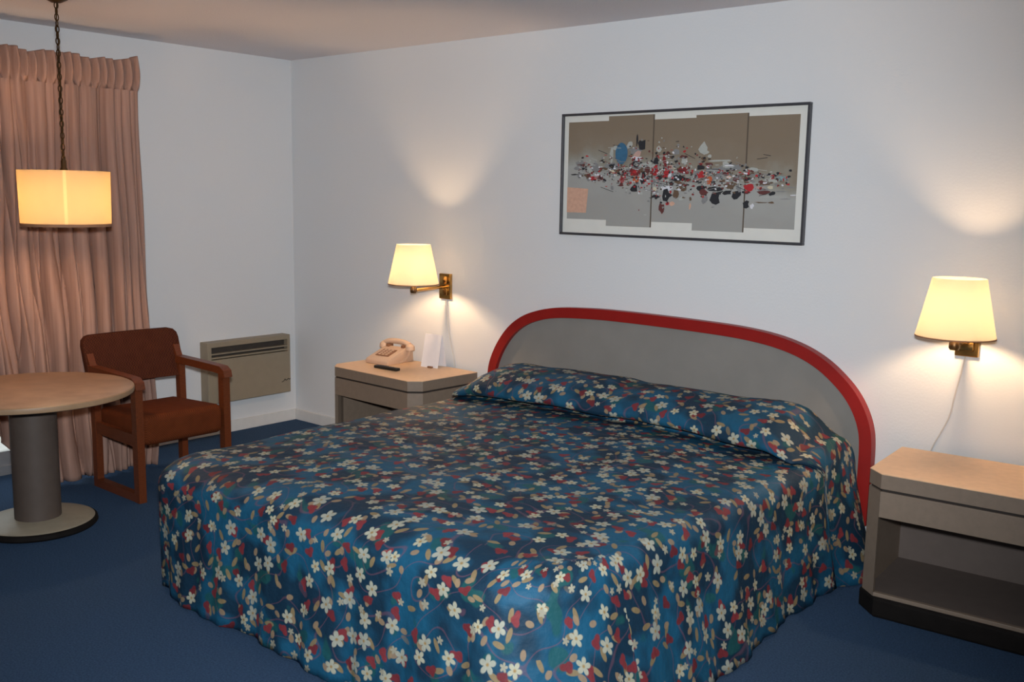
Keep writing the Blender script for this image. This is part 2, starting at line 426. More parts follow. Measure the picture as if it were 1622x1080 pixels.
def bedspread():
    rows = pillow_prof(); nx = 60; RC = .06; RCR = .20                                 # plan radius of the left and right foot corners
    bm = bmesh.new(); uvl = bm.loops.layers.uv.new('cloth')
    arc = [0.0]
    for (y0, z0), (y1, z1) in zip(rows, rows[1:]): arc.append(arc[-1] + sqrt((y1-y0)**2+(z1-z0)**2))
    yf = rows[0][0]; xl, xr = BX0+RL, BX1-RL
    rnd = random.Random(7)
    top = []; uvs = {}
    for j, (y, dz) in enumerate(rows):
        t = max(0, 1-(y-yf)/RC); ins = RC*(1-sqrt(max(0, 1-t*t))); t = max(0, 1-(y-yf)/RCR); insr = RCR*(1-sqrt(max(0, 1-t*t)))          # rounded foot corners
        row = []
        for i in range(nx+1):
            s = i/nx; s = s + .12*sin(2*pi*s)/(2*pi)*-1                    # finer towards the sides
            x = xl+ins + (xr-xl-ins-insr)*s
            e = min(x-BX0, BX1-x); fade = min(1, max(0, e-.03)/.20); fade = fade*fade*(3-2*fade)
            two = 1 - .10*math.exp(-((x-(BX0+BX1)/2)/.09)**2) + .035*sin(x*7.3)
            rise = dz*(.30+.70*fade)*two
            yy = y
            if dz > 0 and y < -.45: yy = y + .022*sin(x*4.1+1)*min(1, max(0, dz)/.02) - .012*(1-fade)
            wob = .0035*sin(x*9+y*5)+.003*sin(x*17-y*11)+.004*sin(y*6.1+x*2)
            v = bm.verts.new((x, yy, bed_top(x, y)+rise+wob)); uvs[v] = (x, yf+arc[j]); row.append(v)
        top.append(row)
    def quad(a, b, c, d, uv):
        fc = bm.faces.new((a, b, c, d)); fc.smooth = True
        for lp, q in zip(fc.loops, uv): lp[uvl].uv = q
    for j in range(len(rows)-1):
        for i in range(nx):
            q = (top[j][i], top[j][i+1], top[j+1][i+1], top[j+1][i]); quad(*q, [uvs[v] for v in q])
    # perimeter: up the left side reversed (head -> foot), along the foot, back up the right side
    per = [top[j][0] for j in range(len(rows)-1, 0, -1)] + list(top[0]) + [top[j][nx] for j in range(1, len(rows))]
    kind = ['L']*(len(rows)-1) + ['F']*(nx+1) + ['R']*(len(rows)-1)
    n = len(per); nl = len(rows)-1
    P = [v.co.copy() for v in per]
    # outward directions, eased around the corners
    raw = []
    for k in range(n):
        a, b = P[max(k-1, 0)], P[min(k+1, n-1)]
        if kind[k] == 'L' and P[k].y > yf+RC+.02: raw.append(Vector((-1, 0, 0)))
        elif kind[k] == 'R' and P[k].y > yf+RCR+.02: raw.append(Vector((1, 0, 0)))
        else:
            t = (b-a); raw.append(Vector((t.y, -t.x, 0)).normalized())
    s = [0.0]; rim = [Vector((P[k].x+raw[k].x*.14, P[k].y+raw[k].y*.24, 0)) for k in range(n)]
    for k in range(1, n): s.append(s[-1] + (rim[k]-rim[k-1]).length)
    sfl, sfr = s[nl], s[nl+nx]
    ym = [p.y for p in P]                                                 # below the edge the side drapes hang without the tuck
    for k in range(nl-1, -1, -1): ym[k] = max(ym[k], ym[k+1]+.002)
    for k in range(nl+nx+1, n): ym[k] = max(ym[k], ym[k-1]+.002)
    MR = 24; grid = [per]; drop = [[0.0]*n]
    for m in range(1, MR+1):
        row = []; dr = []
        for k in range(n):
            p, N = P[k], raw[k]; hz = p.z
            # the roll over the edge is squarer than a circle at the two foot corners
            q = .55 if P[k].x < (BX0+BX1)/2 else .9
            ex = math.copysign(abs(N.x)**q, N.x)*RL; ey = math.copysign(abs(N.y)**q, N.y)*RF
            if m <= 7:
                a = m/7*pi/2; ox, oy = ex*sin(a), ey*sin(a); z = hz-RZ*(1-cos(a)); d_ = (RL*abs(N.x)+RF*abs(N.y)+RZ)*.78*m/7
            else:
                t = (m-7)/(MR-7)
                side = {'L': .0, 'F': .035, 'R': .055}[kind[k]]
                if kind[k] == 'R':
                    yy = p.y; side = .06 + .085*math.exp(-((yy+.20)/.17)**2) + .055*max(0, min(1, (-yy-.7)/.9))
                if kind[k] == 'F': side = .035 - .05*max(0, 1-(p.x-BX0)/.35)
                ph = s[k]
                fold = (.009*sin(ph*23+.7*sin(ph*5)) + .006*sin(ph*51+1.3) + .008*sin(ph*9.3)) * t**.8
                if kind[k] == 'L': fold *= .5
                out = side*t**1.15 + fold; ox, oy = ex+N.x*out, ey+N.y*out
                hem = .012 + .006*sin(ph*8)
                z = (hz-RZ)*(1-t) + hem*t; d_ = (RL*abs(N.x)+RF*abs(N.y)+RZ)*.78 + (hz-RZ)*t
            row.append(bm.verts.new((p.x+ox, p.y+(ym[k]-p.y)*min(1, m/6)+oy, z))); dr.append(d_)
        grid.append(row); drop.append(dr)
    def suv(k, m, side):
        v = per[k]; d_ = drop[m][k]
        if side == 'L': return (BX0+RL-d_, uvs[v][1])
        if side == 'R': return (BX1-RL+d_, uvs[v][1])
        # the foot and its two corners: along the edge and down
        base = uvs[top[0][0]][0] + (s[k]-sfl); return (base, yf-d_)
    for k in range(n-1):
        rc = (RC if P[k].x < (BX0+BX1)/2 else RCR)+.03; cor = P[k].y < yf+rc and P[k+1].y < yf+rc
        side = 'F' if cor else (kind[k] if kind[k] != 'F' else kind[k+1])
        for m in range(MR):
            q = (grid[m][k], grid[m][k+1], grid[m+1][k+1], grid[m+1][k]); uv = [suv(k, m, side), suv(k+1, m, side), suv(k+1, m+1, side), suv(k, m+1, side)]
            if side == 'F' and kind[k] in 'LR':                           # spread the print over the fanned corner
                pass
            quad(*q, uv)
    return bm
bed = thing('bed', 'king size bed under a blue floral quilted bedspread', 'bed', (0, 0, 0))
o = obj('bedspread', bedspread(), M['floral'], bed); o['label'] = 'blue bedspread printed with cream and red flowers'
md = o.modifiers.new('thickness', 'SOLIDIFY'); md.thickness = .010; md.offset = -1
obj('mattress', B((BX0+.06, FY+.16, .26), (BX1-.06, HY-.03, .490), .04, 3), M['mattress'], bed)
obj('box_spring', B((BX0+.07, FY+.17, .10), (BX1-.07, HY-.03, .26), .02, 2), M['mattress'], bed)
obj('bed_base', B((BX0+.15, FY+.25, 0), (BX1-.15, HY-.06, .10)), M['bedbase'], bed)

# ------------------------------------------------------------------ headboard on the wall
hb = thing('headboard', 'grey headboard with rounded red rim fixed to wall behind bed', 'headboard', (2.94, 0, 0))
OUT = [(1.833, .18), (1.833, .40), (1.836, .56), (1.852, .646), (1.900, .745), (1.972, .838), (2.058, .905), (2.16, .950), (2.31, .984), (2.56, 1.0), (2.80, 1.002),
       (3.05, .999), (3.32, .992), (3.482, .980), (3.607, .960), (3.714, .929), (3.804, .886), (3.878, .833), (3.944, .770), (3.993, .700), (4.026, .622), (4.040, .54), (4.042, .39), (4.040, .18)]
path = smooth_path([(x-2.94, -.030, z) for x, z in OUT], 5)
ins = []
for i, p in enumerate(path):
    t = (path[min(i+1, len(path)-1)]-path[max(i-1, 0)]).normalized(); nrm = Vector((t.z, 0, -t.x)); ins.append(p + nrm*.027)
obj('rim', bar(bmesh.new(), ins, .050, .054, Vector((0, 1, 0)), .012), M['red'], hb, smooth=True)
bm = bmesh.new()
fr = [bm.verts.new((p.x, -.030, p.z)) for p in ins]; bk = [bm.verts.new((p.x, -.008, p.z)) for p in ins]; n = len(ins)
bm.faces.new(fr); bm.faces.new(bk[::-1])
for i in range(n): bm.faces.new((fr[i], bk[i], bk[(i+1) % n], fr[(i+1) % n]))
obj('panel', bm, M['gray'], hb)

# ------------------------------------------------------------------ nightstands
NW, ND, NT = .76, .485, .562
def ns_poly(w, d, ch, e=0):
    return [(-w/2-e, 0), (-w/2-e, -d+ch), (-w/2+ch-e*.4, -d-e), (w/2-ch+e*.4, -d-e), (w/2+e, -d+ch), (w/2+e, 0)]
def nightstand(label, loc, rz):
    t = thing('nightstand', label, 'nightstand', loc, rz, 'nightstands beside the bed')
    ch = .06
    bm = prism(bmesh.new(), ns_poly(NW, ND, ch), .504, NT-.004); o = obj('top', bm, M['lam'], t)
    obj('top_surface', prism(bmesh.new(), ns_poly(NW, ND, ch, .002), NT-.004, NT, .002, 2), M['lamtop'], o)
    obj('shadow_gap', prism(bmesh.new(), ns_poly(NW-.016, ND-.008, ch-.004), .493, .504), M['groove'], t)
    obj('apron', prism(bmesh.new(), [(-NW/2+ch, -ND), (NW/2-ch, -ND), (NW/2-ch, -ND+.02), (-NW/2+ch, -ND+.02)], .392, .493, .002), M['lam'], t)
    for sx in (-1, 1):
        poly = [(-NW/2, 0), (-NW/2, -ND+ch), (-NW/2+ch-.001, -ND), (-NW/2+ch-.001, -ND+.022), (-NW/2+.045, -ND+.055), (-NW/2+.022, -ND+.09), (-NW/2+.022, 0)]
        if sx > 0: poly = [(-x, y) for x, y in poly][::-1]
        obj('side_panel', prism(bmesh.new(), poly, .080, .493), M['lam'], t)
    obj('back_panel', B((-NW/2+.022, -.02, .09), (NW/2-.022, -.006, .493)), M['niche'], t)
    inn = [(-NW/2+.022, -.02), (-NW/2+.022, -ND+.09), (-NW/2+.045, -ND+.055), (-NW/2+ch-.001, -ND+.022), (-NW/2+ch-.001, -ND), (NW/2-ch+.001, -ND), (NW/2-ch+.001, -ND+.022), (NW/2-.045, -ND+.055), (NW/2-.022, -ND+.09), (NW/2-.022, -.02)]
    obj('shelf', prism(bmesh.new(), inn, .080, .091), M['niche'], t)
    obj('lower_rail', B((-NW/2+ch, -ND-.002, .081), (NW/2-ch, -ND+.018, .096), .002), M['lam'], t)
    obj('plinth', prism(bmesh.new(), ns_poly(NW, ND, ch+.01, .012), 0, .080, .012, 3), M['plinth'], t)
    return t
nightstand('taupe nightstand with open shelf left of bed, telephone on top', (1.365, -.025, 0), radians(-2.2))
nightstand('taupe nightstand with open shelf right of bed, empty tan top', (4.555, -.050, 0), radians(3.2))

# ------------------------------------------------------------------ wall lamps
def sconce(label, x, d, cordpts, sx=0):
    """plate on the wall at x, shade centre d out from it"""
    t = thing('wall_lamp', label, 'lamp', (x, 0, 0), 0, 'brass wall lamps over the nightstands')
    bm = B((-.045, -.022, .962), (.045, 0, 1.112), .004); obj('backplate', bm, M['brass'], t)
    bm = B((-.026, -.036, 1.052), (.026, -.022, 1.098), .006); box(bm, (-.028, -.034, .985), (.028, -.022, 1.028), .005)
    obj('switch_housing', bm, M['brass'], t, smooth=True)
    p = smooth_path([(0, -.02, 1.035), (0, -.08, 1.034), (sx*.5, -d*.7, 1.030), (sx, -d+.012, 1.028)], 6)
    obj('arm', tube(bmesh.new(), p, .0095, 12), M['brass'], t, smooth=True)
    bm = lathe(bmesh.new(), [(0, 1.012), (.016, 1.014), (.020, 1.022), (.020, 1.04), (.014, 1.05), (.014, 1.075), (.020, 1.08), (.020, 1.115), (0, 1.115)], 20, cx=sx, cy=-d)
    k = obj('socket', bm, M['bronze'], t, smooth=True)
    bm = bmesh.new()
    for a in (pi/2, pi/2+2*pi/3, pi/2-2*pi/3): tube(bm, [(sx+.015*cos(a), -d+.015*sin(a), 1.085), (sx+.1405*cos(a), -d+.1405*sin(a), 1.073)], .0016, 6)
    obj('spider', bm, M['brass'], k)
    bm = lathe(bmesh.new(), [(.0, 1.114), (.010, 1.116), (.011, 1.138), (.016, 1.148), (.0185, 1.160), (.017, 1.172), (.010, 1.181), (.0, 1.184)], 20, cx=sx, cy=-d)
    obj('bulb', bm, M['bulb'], t, smooth=True)
    bm = lathe(bmesh.new(), [(.145, 1.066), (.1405, 1.085), (.097, 1.290), (.0955, 1.290), (.139, 1.085), (.1435, 1.066), (.145, 1.066)], 56, cx=sx, cy=-d)
    s = obj('lamp_shade', bm, M['shade'], t, smooth=True)
    bm = lathe(bmesh.new(), [(.1455, 1.063), (.1455, 1.068), (.1430, 1.068), (.1430, 1.063), (.1455, 1.063)], 56, cx=sx, cy=-d)
    obj('shade_trim', bm, M['trim'], s)
    c = smooth_path([(px-x, -.008 if i else -.012, pz) for i, (px, pz) in enumerate(cordpts)], 6)
    obj('cord', tube(bmesh.new(), c, .0032, 6), M['cord'], t, smooth=True)
    return t
sconce('lit brass wall lamp with ivory shade left of bed, above telephone', 1.458, .275, [(1.463, .97), (1.470, .90), (1.480, .80), (1.497, .72), (1.520, .64), (1.535, .57), (1.545, .46), (1.54, .3)])
sconce('lit brass wall lamp with ivory shade right of bed, above empty nightstand', 4.381, .235, [(4.378, .97), (4.366, .90), (4.348, .80), (4.334, .71), (4.306, .635), (4.278, .57), (4.22, .40), (4.13, .18), (4.066, .118), (4.005, .090), (3.93, .08)], .012)

# ------------------------------------------------------------------ hanging lamp
PX, PY, PZ0, PZ1, PR = .95, -2.02, 1.407, 1.650, .199
t = thing('pendant_lamp', 'lit cream drum pendant lamp hanging on chain over round table', 'lamp', (PX, PY, 0))
obj('canopy', lathe(bmesh.new(), [(0, 2.395), (.02, 2.397), (.05, 2.412), (.065, 2.44), (0, 2.44)], 32), M['bronze'], t, smooth=True)
bm = bmesh.new(); z = 2.402; k = 0
while z > PZ1+.055:
    ring = [Vector((.0085*cos(a)*(1 if k % 2 else 0), .0085*cos(a)*(0 if k % 2 else 1), z-.016+.016*sin(a))) for a in [2*pi*i/12 for i in range(12)]]
    tube(bm, ring, .0028, 6, closed=True); z -= .0262; k += 1
obj('chain', bm, M['bronze'], t, smooth=True)
obj('wire', tube(bmesh.new(), smooth_path([(.004*sin(i*1.9), .004*cos(i*1.9), 2.40-(2.40-PZ1)*i/14) for i in range(15)], 3), .003, 6), M['bronze'], t, smooth=True)
obj('top_cap', lathe(bmesh.new(), [(0, PZ1+.058), (.008, PZ1+.056), (.013, PZ1+.045), (.013, PZ1+.015), (.018, PZ1+.008), (.018, PZ1-.055), (0, PZ1-.055)], 20), M['bronze'], t, smooth=True)
bm = bmesh.new()
for a in (0.4, 0.4+2*pi/3, 0.4+4*pi/3): tube(bm, [(.012*cos(a), .012*sin(a), PZ1-.008), ((PR-.004)*cos(a), (PR-.004)*sin(a), PZ1-.006)], .002, 6)
obj('spider', bm, M['bronze'], t)
obj('bulb', lathe(bmesh.new(), [(0, PZ1-.056), (.014, PZ1-.058), (.013, PZ1-.13), (.020, PZ1-.155), (.026, PZ1-.175), (.022, PZ1-.193), (0, PZ1-.202)], 20), M['bulb2'], t, smooth=True)
aim = math.atan2(CAM_POS[1]-PY, CAM_POS[0]-PX); sa = .034
w = PR-.0025
o = obj('lamp_shade', lathe(bmesh.new(), [(PR-.004, PZ0), (PR, PZ1), (w, PZ1), (w-.004, PZ0), (PR-.004, PZ0)], 64, aim+sa, aim-sa+2*pi), M['shade2'], t, smooth=True)
obj('shade_seam', lathe(bmesh.new(), [(PR-.004, PZ0), (PR, PZ1), (w, PZ1), (w-.004, PZ0), (PR-.004, PZ0)], 4, aim-sa, aim+sa), M['seam2'], o, smooth=True)
bm = lathe(bmesh.new(), [(PR-.003, PZ0-.010), (PR-.002, PZ0+.003), (w-.006, PZ0+.003), (w-.007, PZ0-.010), (PR-.003, PZ0-.010)], 64); obj('shade_trim', bm, M['trim'], o)

# ------------------------------------------------------------------ curtain
def curtain():
    rc = random.Random(3); CR = []; q_ = .03
    while q_ < 2.3: CR.append((q_, rc.uniform(.022, .045), rc.uniform(.007, .012), rc.uniform(-.05, .02), rc.uniform(0, 6))); q_ += rc.uniform(.055, .12)
    bm = bmesh.new(); y0, y1 = -1.285, -3.55; ny, nz = 640, 96; g = []
    zs = [2.265-.02*k/2 for k in range(3)] + [2.245-.115*k/6 for k in range(1, 7)] + [2.13 - 2.115*k/(nz-9) for k in range(1, nz-8)]
    for z in zs:
        row = []
        for i in range(ny+1):
            q = i/ny; y = y0+(y1-y0)*q; w_ = y0-y
            hem = .015
            if w_ > .66: hem = .015 + .52*min(1, (w_-.66)/.30)**1.3 * (1 if w_ < 1.05 else max(0, 1-(w_-1.05)/.25))
            zz = max(z, hem) if z < .6 else z
            if z < .6: zz = hem + (z-.015)/(.585)*(.6-hem)
            low = (2.13-zz)/2.13
            if zz > 2.125:                                                   # gathered heading
                x = .325 + .022*sin(w_*2*pi/.046) + .008*sin(w_*31) + .014*sin(pi*(zz-2.125)/.12)
                yy = y
                top = .006*sin(w_*40)+.006*sin(w_*19)
                zz += top if zz > 2.24 else 0
                if w_ < .05: zz += .03*(.05-w_)/.05*(zz-2.125)/.14
            else:
                dr = .030*sin(zz*2.1+w_*3) + .02*sin(zz*4.7+w_*7)
                a = w_+dr*low*1.4
                amp = .024+.030*min(1, low*1.8)
                s1 = 2*abs(sin(a*pi/.118+.8*sin(a*6.1)))**.38-1; s2 = 2*abs(sin(a*pi/.083+1.1*sin(a*4.3+zz*.6)))**.7-1
                x = .310 + .055*low*low + amp*(.8*s1 + .45*s2) + .010*sin(a*2*pi/.31) + .003*sin(a*2*pi/.046)*max(0, 1-low*6)
                for cq, cd, cw, sl_, cp in CR:                              # deep creases between the pleats
                    e_ = (w_ - cq - sl_*low*1.2 - .012*sin(zz*3+cp))/cw
                    if -3 < e_ < 3: x -= cd*math.exp(-e_*e_)*min(1, .25+low*2)
                yy = y - .012*sin(a*2*pi/.128+1)*low
            row.append(bm.verts.new((x, yy, zz)))
        g.append(row)
    for a, b in zip(g, g[1:]):
        for i in range(ny): bm.faces.new((a[i], a[i+1], b[i+1], b[i]))
    return bm
t = thing('curtain', 'pinkish beige full length curtain gathered on rod by left wall', 'curtain', (0, 0, 0))
o = obj('drape', curtain(), M['curtain'], t, smooth=True); md = o.modifiers.new('thickness', 'SOLIDIFY'); md.thickness = .003
bm = tube(bmesh.new(), [(.280, -1.31, 2.175), (.280, -3.55, 2.175)], .012, 10)
for y in (-1.36, -2.45, -3.5): tube(bm, [(0, y, 2.175), (.280, y, 2.175)], .007, 8)
obj('rod', bm, M['base'], t, smooth=True)

# ------------------------------------------------------------------ wall heater
t = thing('wall_heater', 'beige electric heater mounted low on left wall near corner', 'heater', (0, -.425, 0))
bm = bmesh.new()
box(bm, (0, -.32, .222), (.085, .32, .505), .004); box(bm, (0, -.32, .585), (.085, .32, .618), .004)
box(bm, (0, -.32, .500), (.085, -.290, .590), .003); box(bm, (0, .298, .500), (.085, .32, .590), .003)
obj('body', bm, M['heater'], t)
obj('recess', B((.0, -.292, .500), (.045, .300, .590)), M['heaterdark'], t)
bm = bmesh.new()
for z, dz in ((.512, .005), (.538, .004)):
    box(bm, (.05, -.291, z), (.083, .299, z+dz*2), .001)
obj('grille', bm, M['heater'], t)
pts = smooth_path([(.0862, .245, .297), (.0862, .262, .303), (.0862, .272, .315), (.0862, .280, .305), (.0862, .292, .310), (.0862, .300, .316), (.0862, .308, .309), (.0862, .316, .315)], 5)
obj('emblem', tube(bmesh.new(), pts, .0022, 6), M['groove'], t)

# ------------------------------------------------------------------ round table
t = thing('round_table', 'round wood laminate pedestal table under the hanging drum lamp', 'table', (.945, -2.218, 0))
bm = lathe(bmesh.new(), [(0, .624), (.436, .624), (.443, .628), (.445, .639), (.443, .650), (.437, .6535), (0, .6535)], 96)
for fc in bm.faces:
    if fc.calc_center_median().z > .652: fc.material_index = 1
o = obj('tabletop', bm, [M['edge'], M['table']], t, smooth=True)
obj('mounting_plate', lathe(bmesh.new(), [(0, .602), (.14, .602), (.15, .624), (0, .624)], 48), M['groove'], t)
obj('column', lathe(bmesh.new(), [(0, .03), (.101, .03), (.101, .602), (0, .602)], 56), M['column'], t, smooth=True)
bm = lathe(bmesh.new(), [(0, 0), (.25, 0), (.260, .010), (.257, .026), (.246, .032), (.232, .036), (.10, .048), (0, .048)], 72)
for fc in bm.faces:
    fc.material_index = 1 if fc.calc_center_median().z > .033 else 0
obj('base', bm, [M['plinth'], M['basetop']], t, smooth=True)

# ------------------------------------------------------------------ armchair
t = thing('armchair', 'wooden armchair with rust upholstered seat and woven back beside table', 'chair', (.770, -1.463, 0))
for sy in (-1, 1):
    y = sy*.252; Y = Vector((0, 1, 0))
    obj('leg', bar(bmesh.new(), [(.200, y, .0), (.198, y, .30), (.195, y, .612)], .040, .046, Y, .006), M['wood'], t)
    obj('leg', bar(bmesh.new(), [(-.225, y, .0), (-.225, y, .30), (-.232, y, .60), (-.285, y, .70)], .036, .042, Y, .006), M['wood'], t)
    obj('armrest', bar(bmesh.new(), [(-.243, y, .630), (-.05, y, .627), (.12, y, .624), (.190, y, .621), (.212, y, .608), (.220, y, .580)], .050, .040, Y, .009), M['wood'], t, smooth=True)
    obj('runner', bar(bmesh.new(), [(-.225, y, .022), (.200, y, .022)], .037, .043, Y, .006), M['wood'], t)
    obj('side_rail', bar(bmesh.new(), [(-.22, y, .325), (.195, y, .318)], .030, .060, Y, .005), M['wood'], t)
bm = B((-.255, -.230, .285), (.222, .230, .432), .035, 4)
for v in bm.verts:
    if v.co.z > .38: v.co.z += .012*(1-(v.co.y/.23)**2)*(1-((v.co.x)/.27)**2) - .012*(-v.co.x/.27)
obj('seat', bm, M['seat'], t, smooth=True)
bm = bmesh.new(); nW, nH = 22, 10; fr, bk = [], []
def bpt(u, v, back):
    """u across, v up the backrest; rounded outline, leaning back"""
    hw = .278; z = .54+.262*v; y = u*hw
    cr = .05
    ez = min(z-.54, .802-z)
    if ez < cr: y *= 1-(cr-sqrt(max(0, cr*cr-(cr-ez)**2)))/hw
    x = -.215 - .085*v - .018*(1-u*u) + .02*(v-.5)**2
    return (x - (.042 if back else 0), y, z)
for j in range(nH+1):
    v = .5-.5*cos(pi*j/nH)
    fr.append([bm.verts.new(bpt(-1+2*i/nW, v, 0)) for i in range(nW+1)]); bk.append([bm.verts.new(bpt(-1+2*i/nW, v, 1)) for i in range(nW+1)])
for L, fl_ in ((fr, 0), (bk, 1)):
    for a, b in zip(L, L[1:]):
        for i in range(nW): bm.faces.new((a[i], a[i+1], b[i+1], b[i]))
for i in range(nW): bm.faces.new((fr[0][i], fr[0][i+1], bk[0][i+1], bk[0][i])); bm.faces.new((fr[-1][i], fr[-1][i+1], bk[-1][i+1], bk[-1][i]))
for j in range(nH): bm.faces.new((fr[j][0], fr[j+1][0], bk[j+1][0], bk[j][0])); bm.faces.new((fr[j][-1], fr[j+1][-1], bk[j+1][-1], bk[j][-1]))
bmesh.ops.recalc_face_normals(bm, faces=bm.faces)
es = [e for e in bm.edges if len(e.link_faces) == 2 and e.calc_face_angle(0) > 1.0]
bmesh.ops.bevel(bm, geom=es, offset=.012, segments=3, profile=.5, affect='EDGES', clamp_overlap=True)
obj('backrest', bm, M['back'], t, smooth=True)

# ------------------------------------------------------------------ framed print
t = thing('framed_print', 'abstract five panel print in thin dark frame above headboard', 'picture', (2.985, 0, 1.687))
HW, HHt = .678, .311
bm = bmesh.new()
for a, b in (((-HW, -.03, HHt-.012), (HW, -.003, HHt)), ((-HW, -.03, -HHt), (HW, -.003, -HHt+.012)), ((-HW, -.03, -HHt+.012), (-HW+.011, -.003, HHt-.012)), ((HW-.011, -.03, -HHt+.012), (HW, -.003, HHt-.012))): box(bm, a, b, .0015, 1)
obj('frame', bm, M['frame'], t)
mb = obj('mount_board', B((-HW+.011, -.014, -HHt+.012), (HW-.011, -.004, HHt-.012)), mat('cream_mount_board', (.70, .69, .64), .8, noise=.02), t)
def art_mat():
    m, nt, b = new_mat('brown_to_grey_ground')
    tc = nt.nodes.new('ShaderNodeTexCoord'); sx = nt.nodes.new('ShaderNodeSeparateXYZ'); nt.links.new(tc.outputs['Object'], sx.inputs[0])
    n = nt.nodes.new('ShaderNodeTexNoise'); n.inputs['Scale'].default_value = 9; n.inputs['Detail'].default_value = 6; nt.links.new(tc.outputs['Object'], n.inputs[0])
    v = V(nt, sx.outputs[2]) - V(nt, sx.outputs[0])*-.10 + (V(nt, n.outputs[0])-.5)*.22
    r = nt.nodes.new('ShaderNodeValToRGB'); nt.links.new((v*2 + .5).s, r.inputs[0])
    e = r.color_ramp.elements
    e[0].position = .18; e[0].color = (.33, .325, .305, 1); e[1].position = .86; e[1].color = (.215, .165, .115, 1)
    for p, c in ((.42, (.36, .36, .34, 1)), (.56, (.27, .255, .21, 1)), (.68, (.23, .185, .135, 1))):
        q = e.new(p); q.color = c
    nt.links.new(r.outputs[0], b.inputs['Base Color']); b.inputs['Roughness'].default_value = .8
    return m
am = art_mat()
PAN = [(-.640, -.388, .268, -.228, 0), (-.388, -.125, .290, -.258, 1), (-.125, .112, .265, -.230, 0), (.112, .377, .277, -.264, 1), (.377, .630, .262, -.243, 0)]
for x0, x1, zt, zb, lift in PAN:
    y = -.0165 if lift else -.0150
    o = obj('art_panel', B((x0, y, zb), (x1, -.0135, zt)), am, mb)
    if lift: obj('panel_edge', B((x1, y, zb), (x1+.006, -.0135, zt)), mat('panel_edge_brown', (.10, .075, .055), .8, noise=.05), o)
COL = {'black': (.022, .022, .026), 'red': (.42, .025, .03), 'darkred': (.21, .022, .024), 'maroon': (.12, .035, .032), 'orange': (.52, .11, .04), 'peach': (.60, .36, .26), 'pink': (.50, .32, .27), 'cream': (.58, .52, .38),
       'white': (.66, .66, .70), 'grey': (.22, .22, .22), 'pale': (.40, .41, .38), 'brown': (.13, .08, .05), 'blue': (.04, .13, .23), 'teal': (.22, .36, .38)}
ck = list(COL); am2 = [mat('paint_'+k, COL[k], .7, noise=.08, nscale=60) for k in ck]
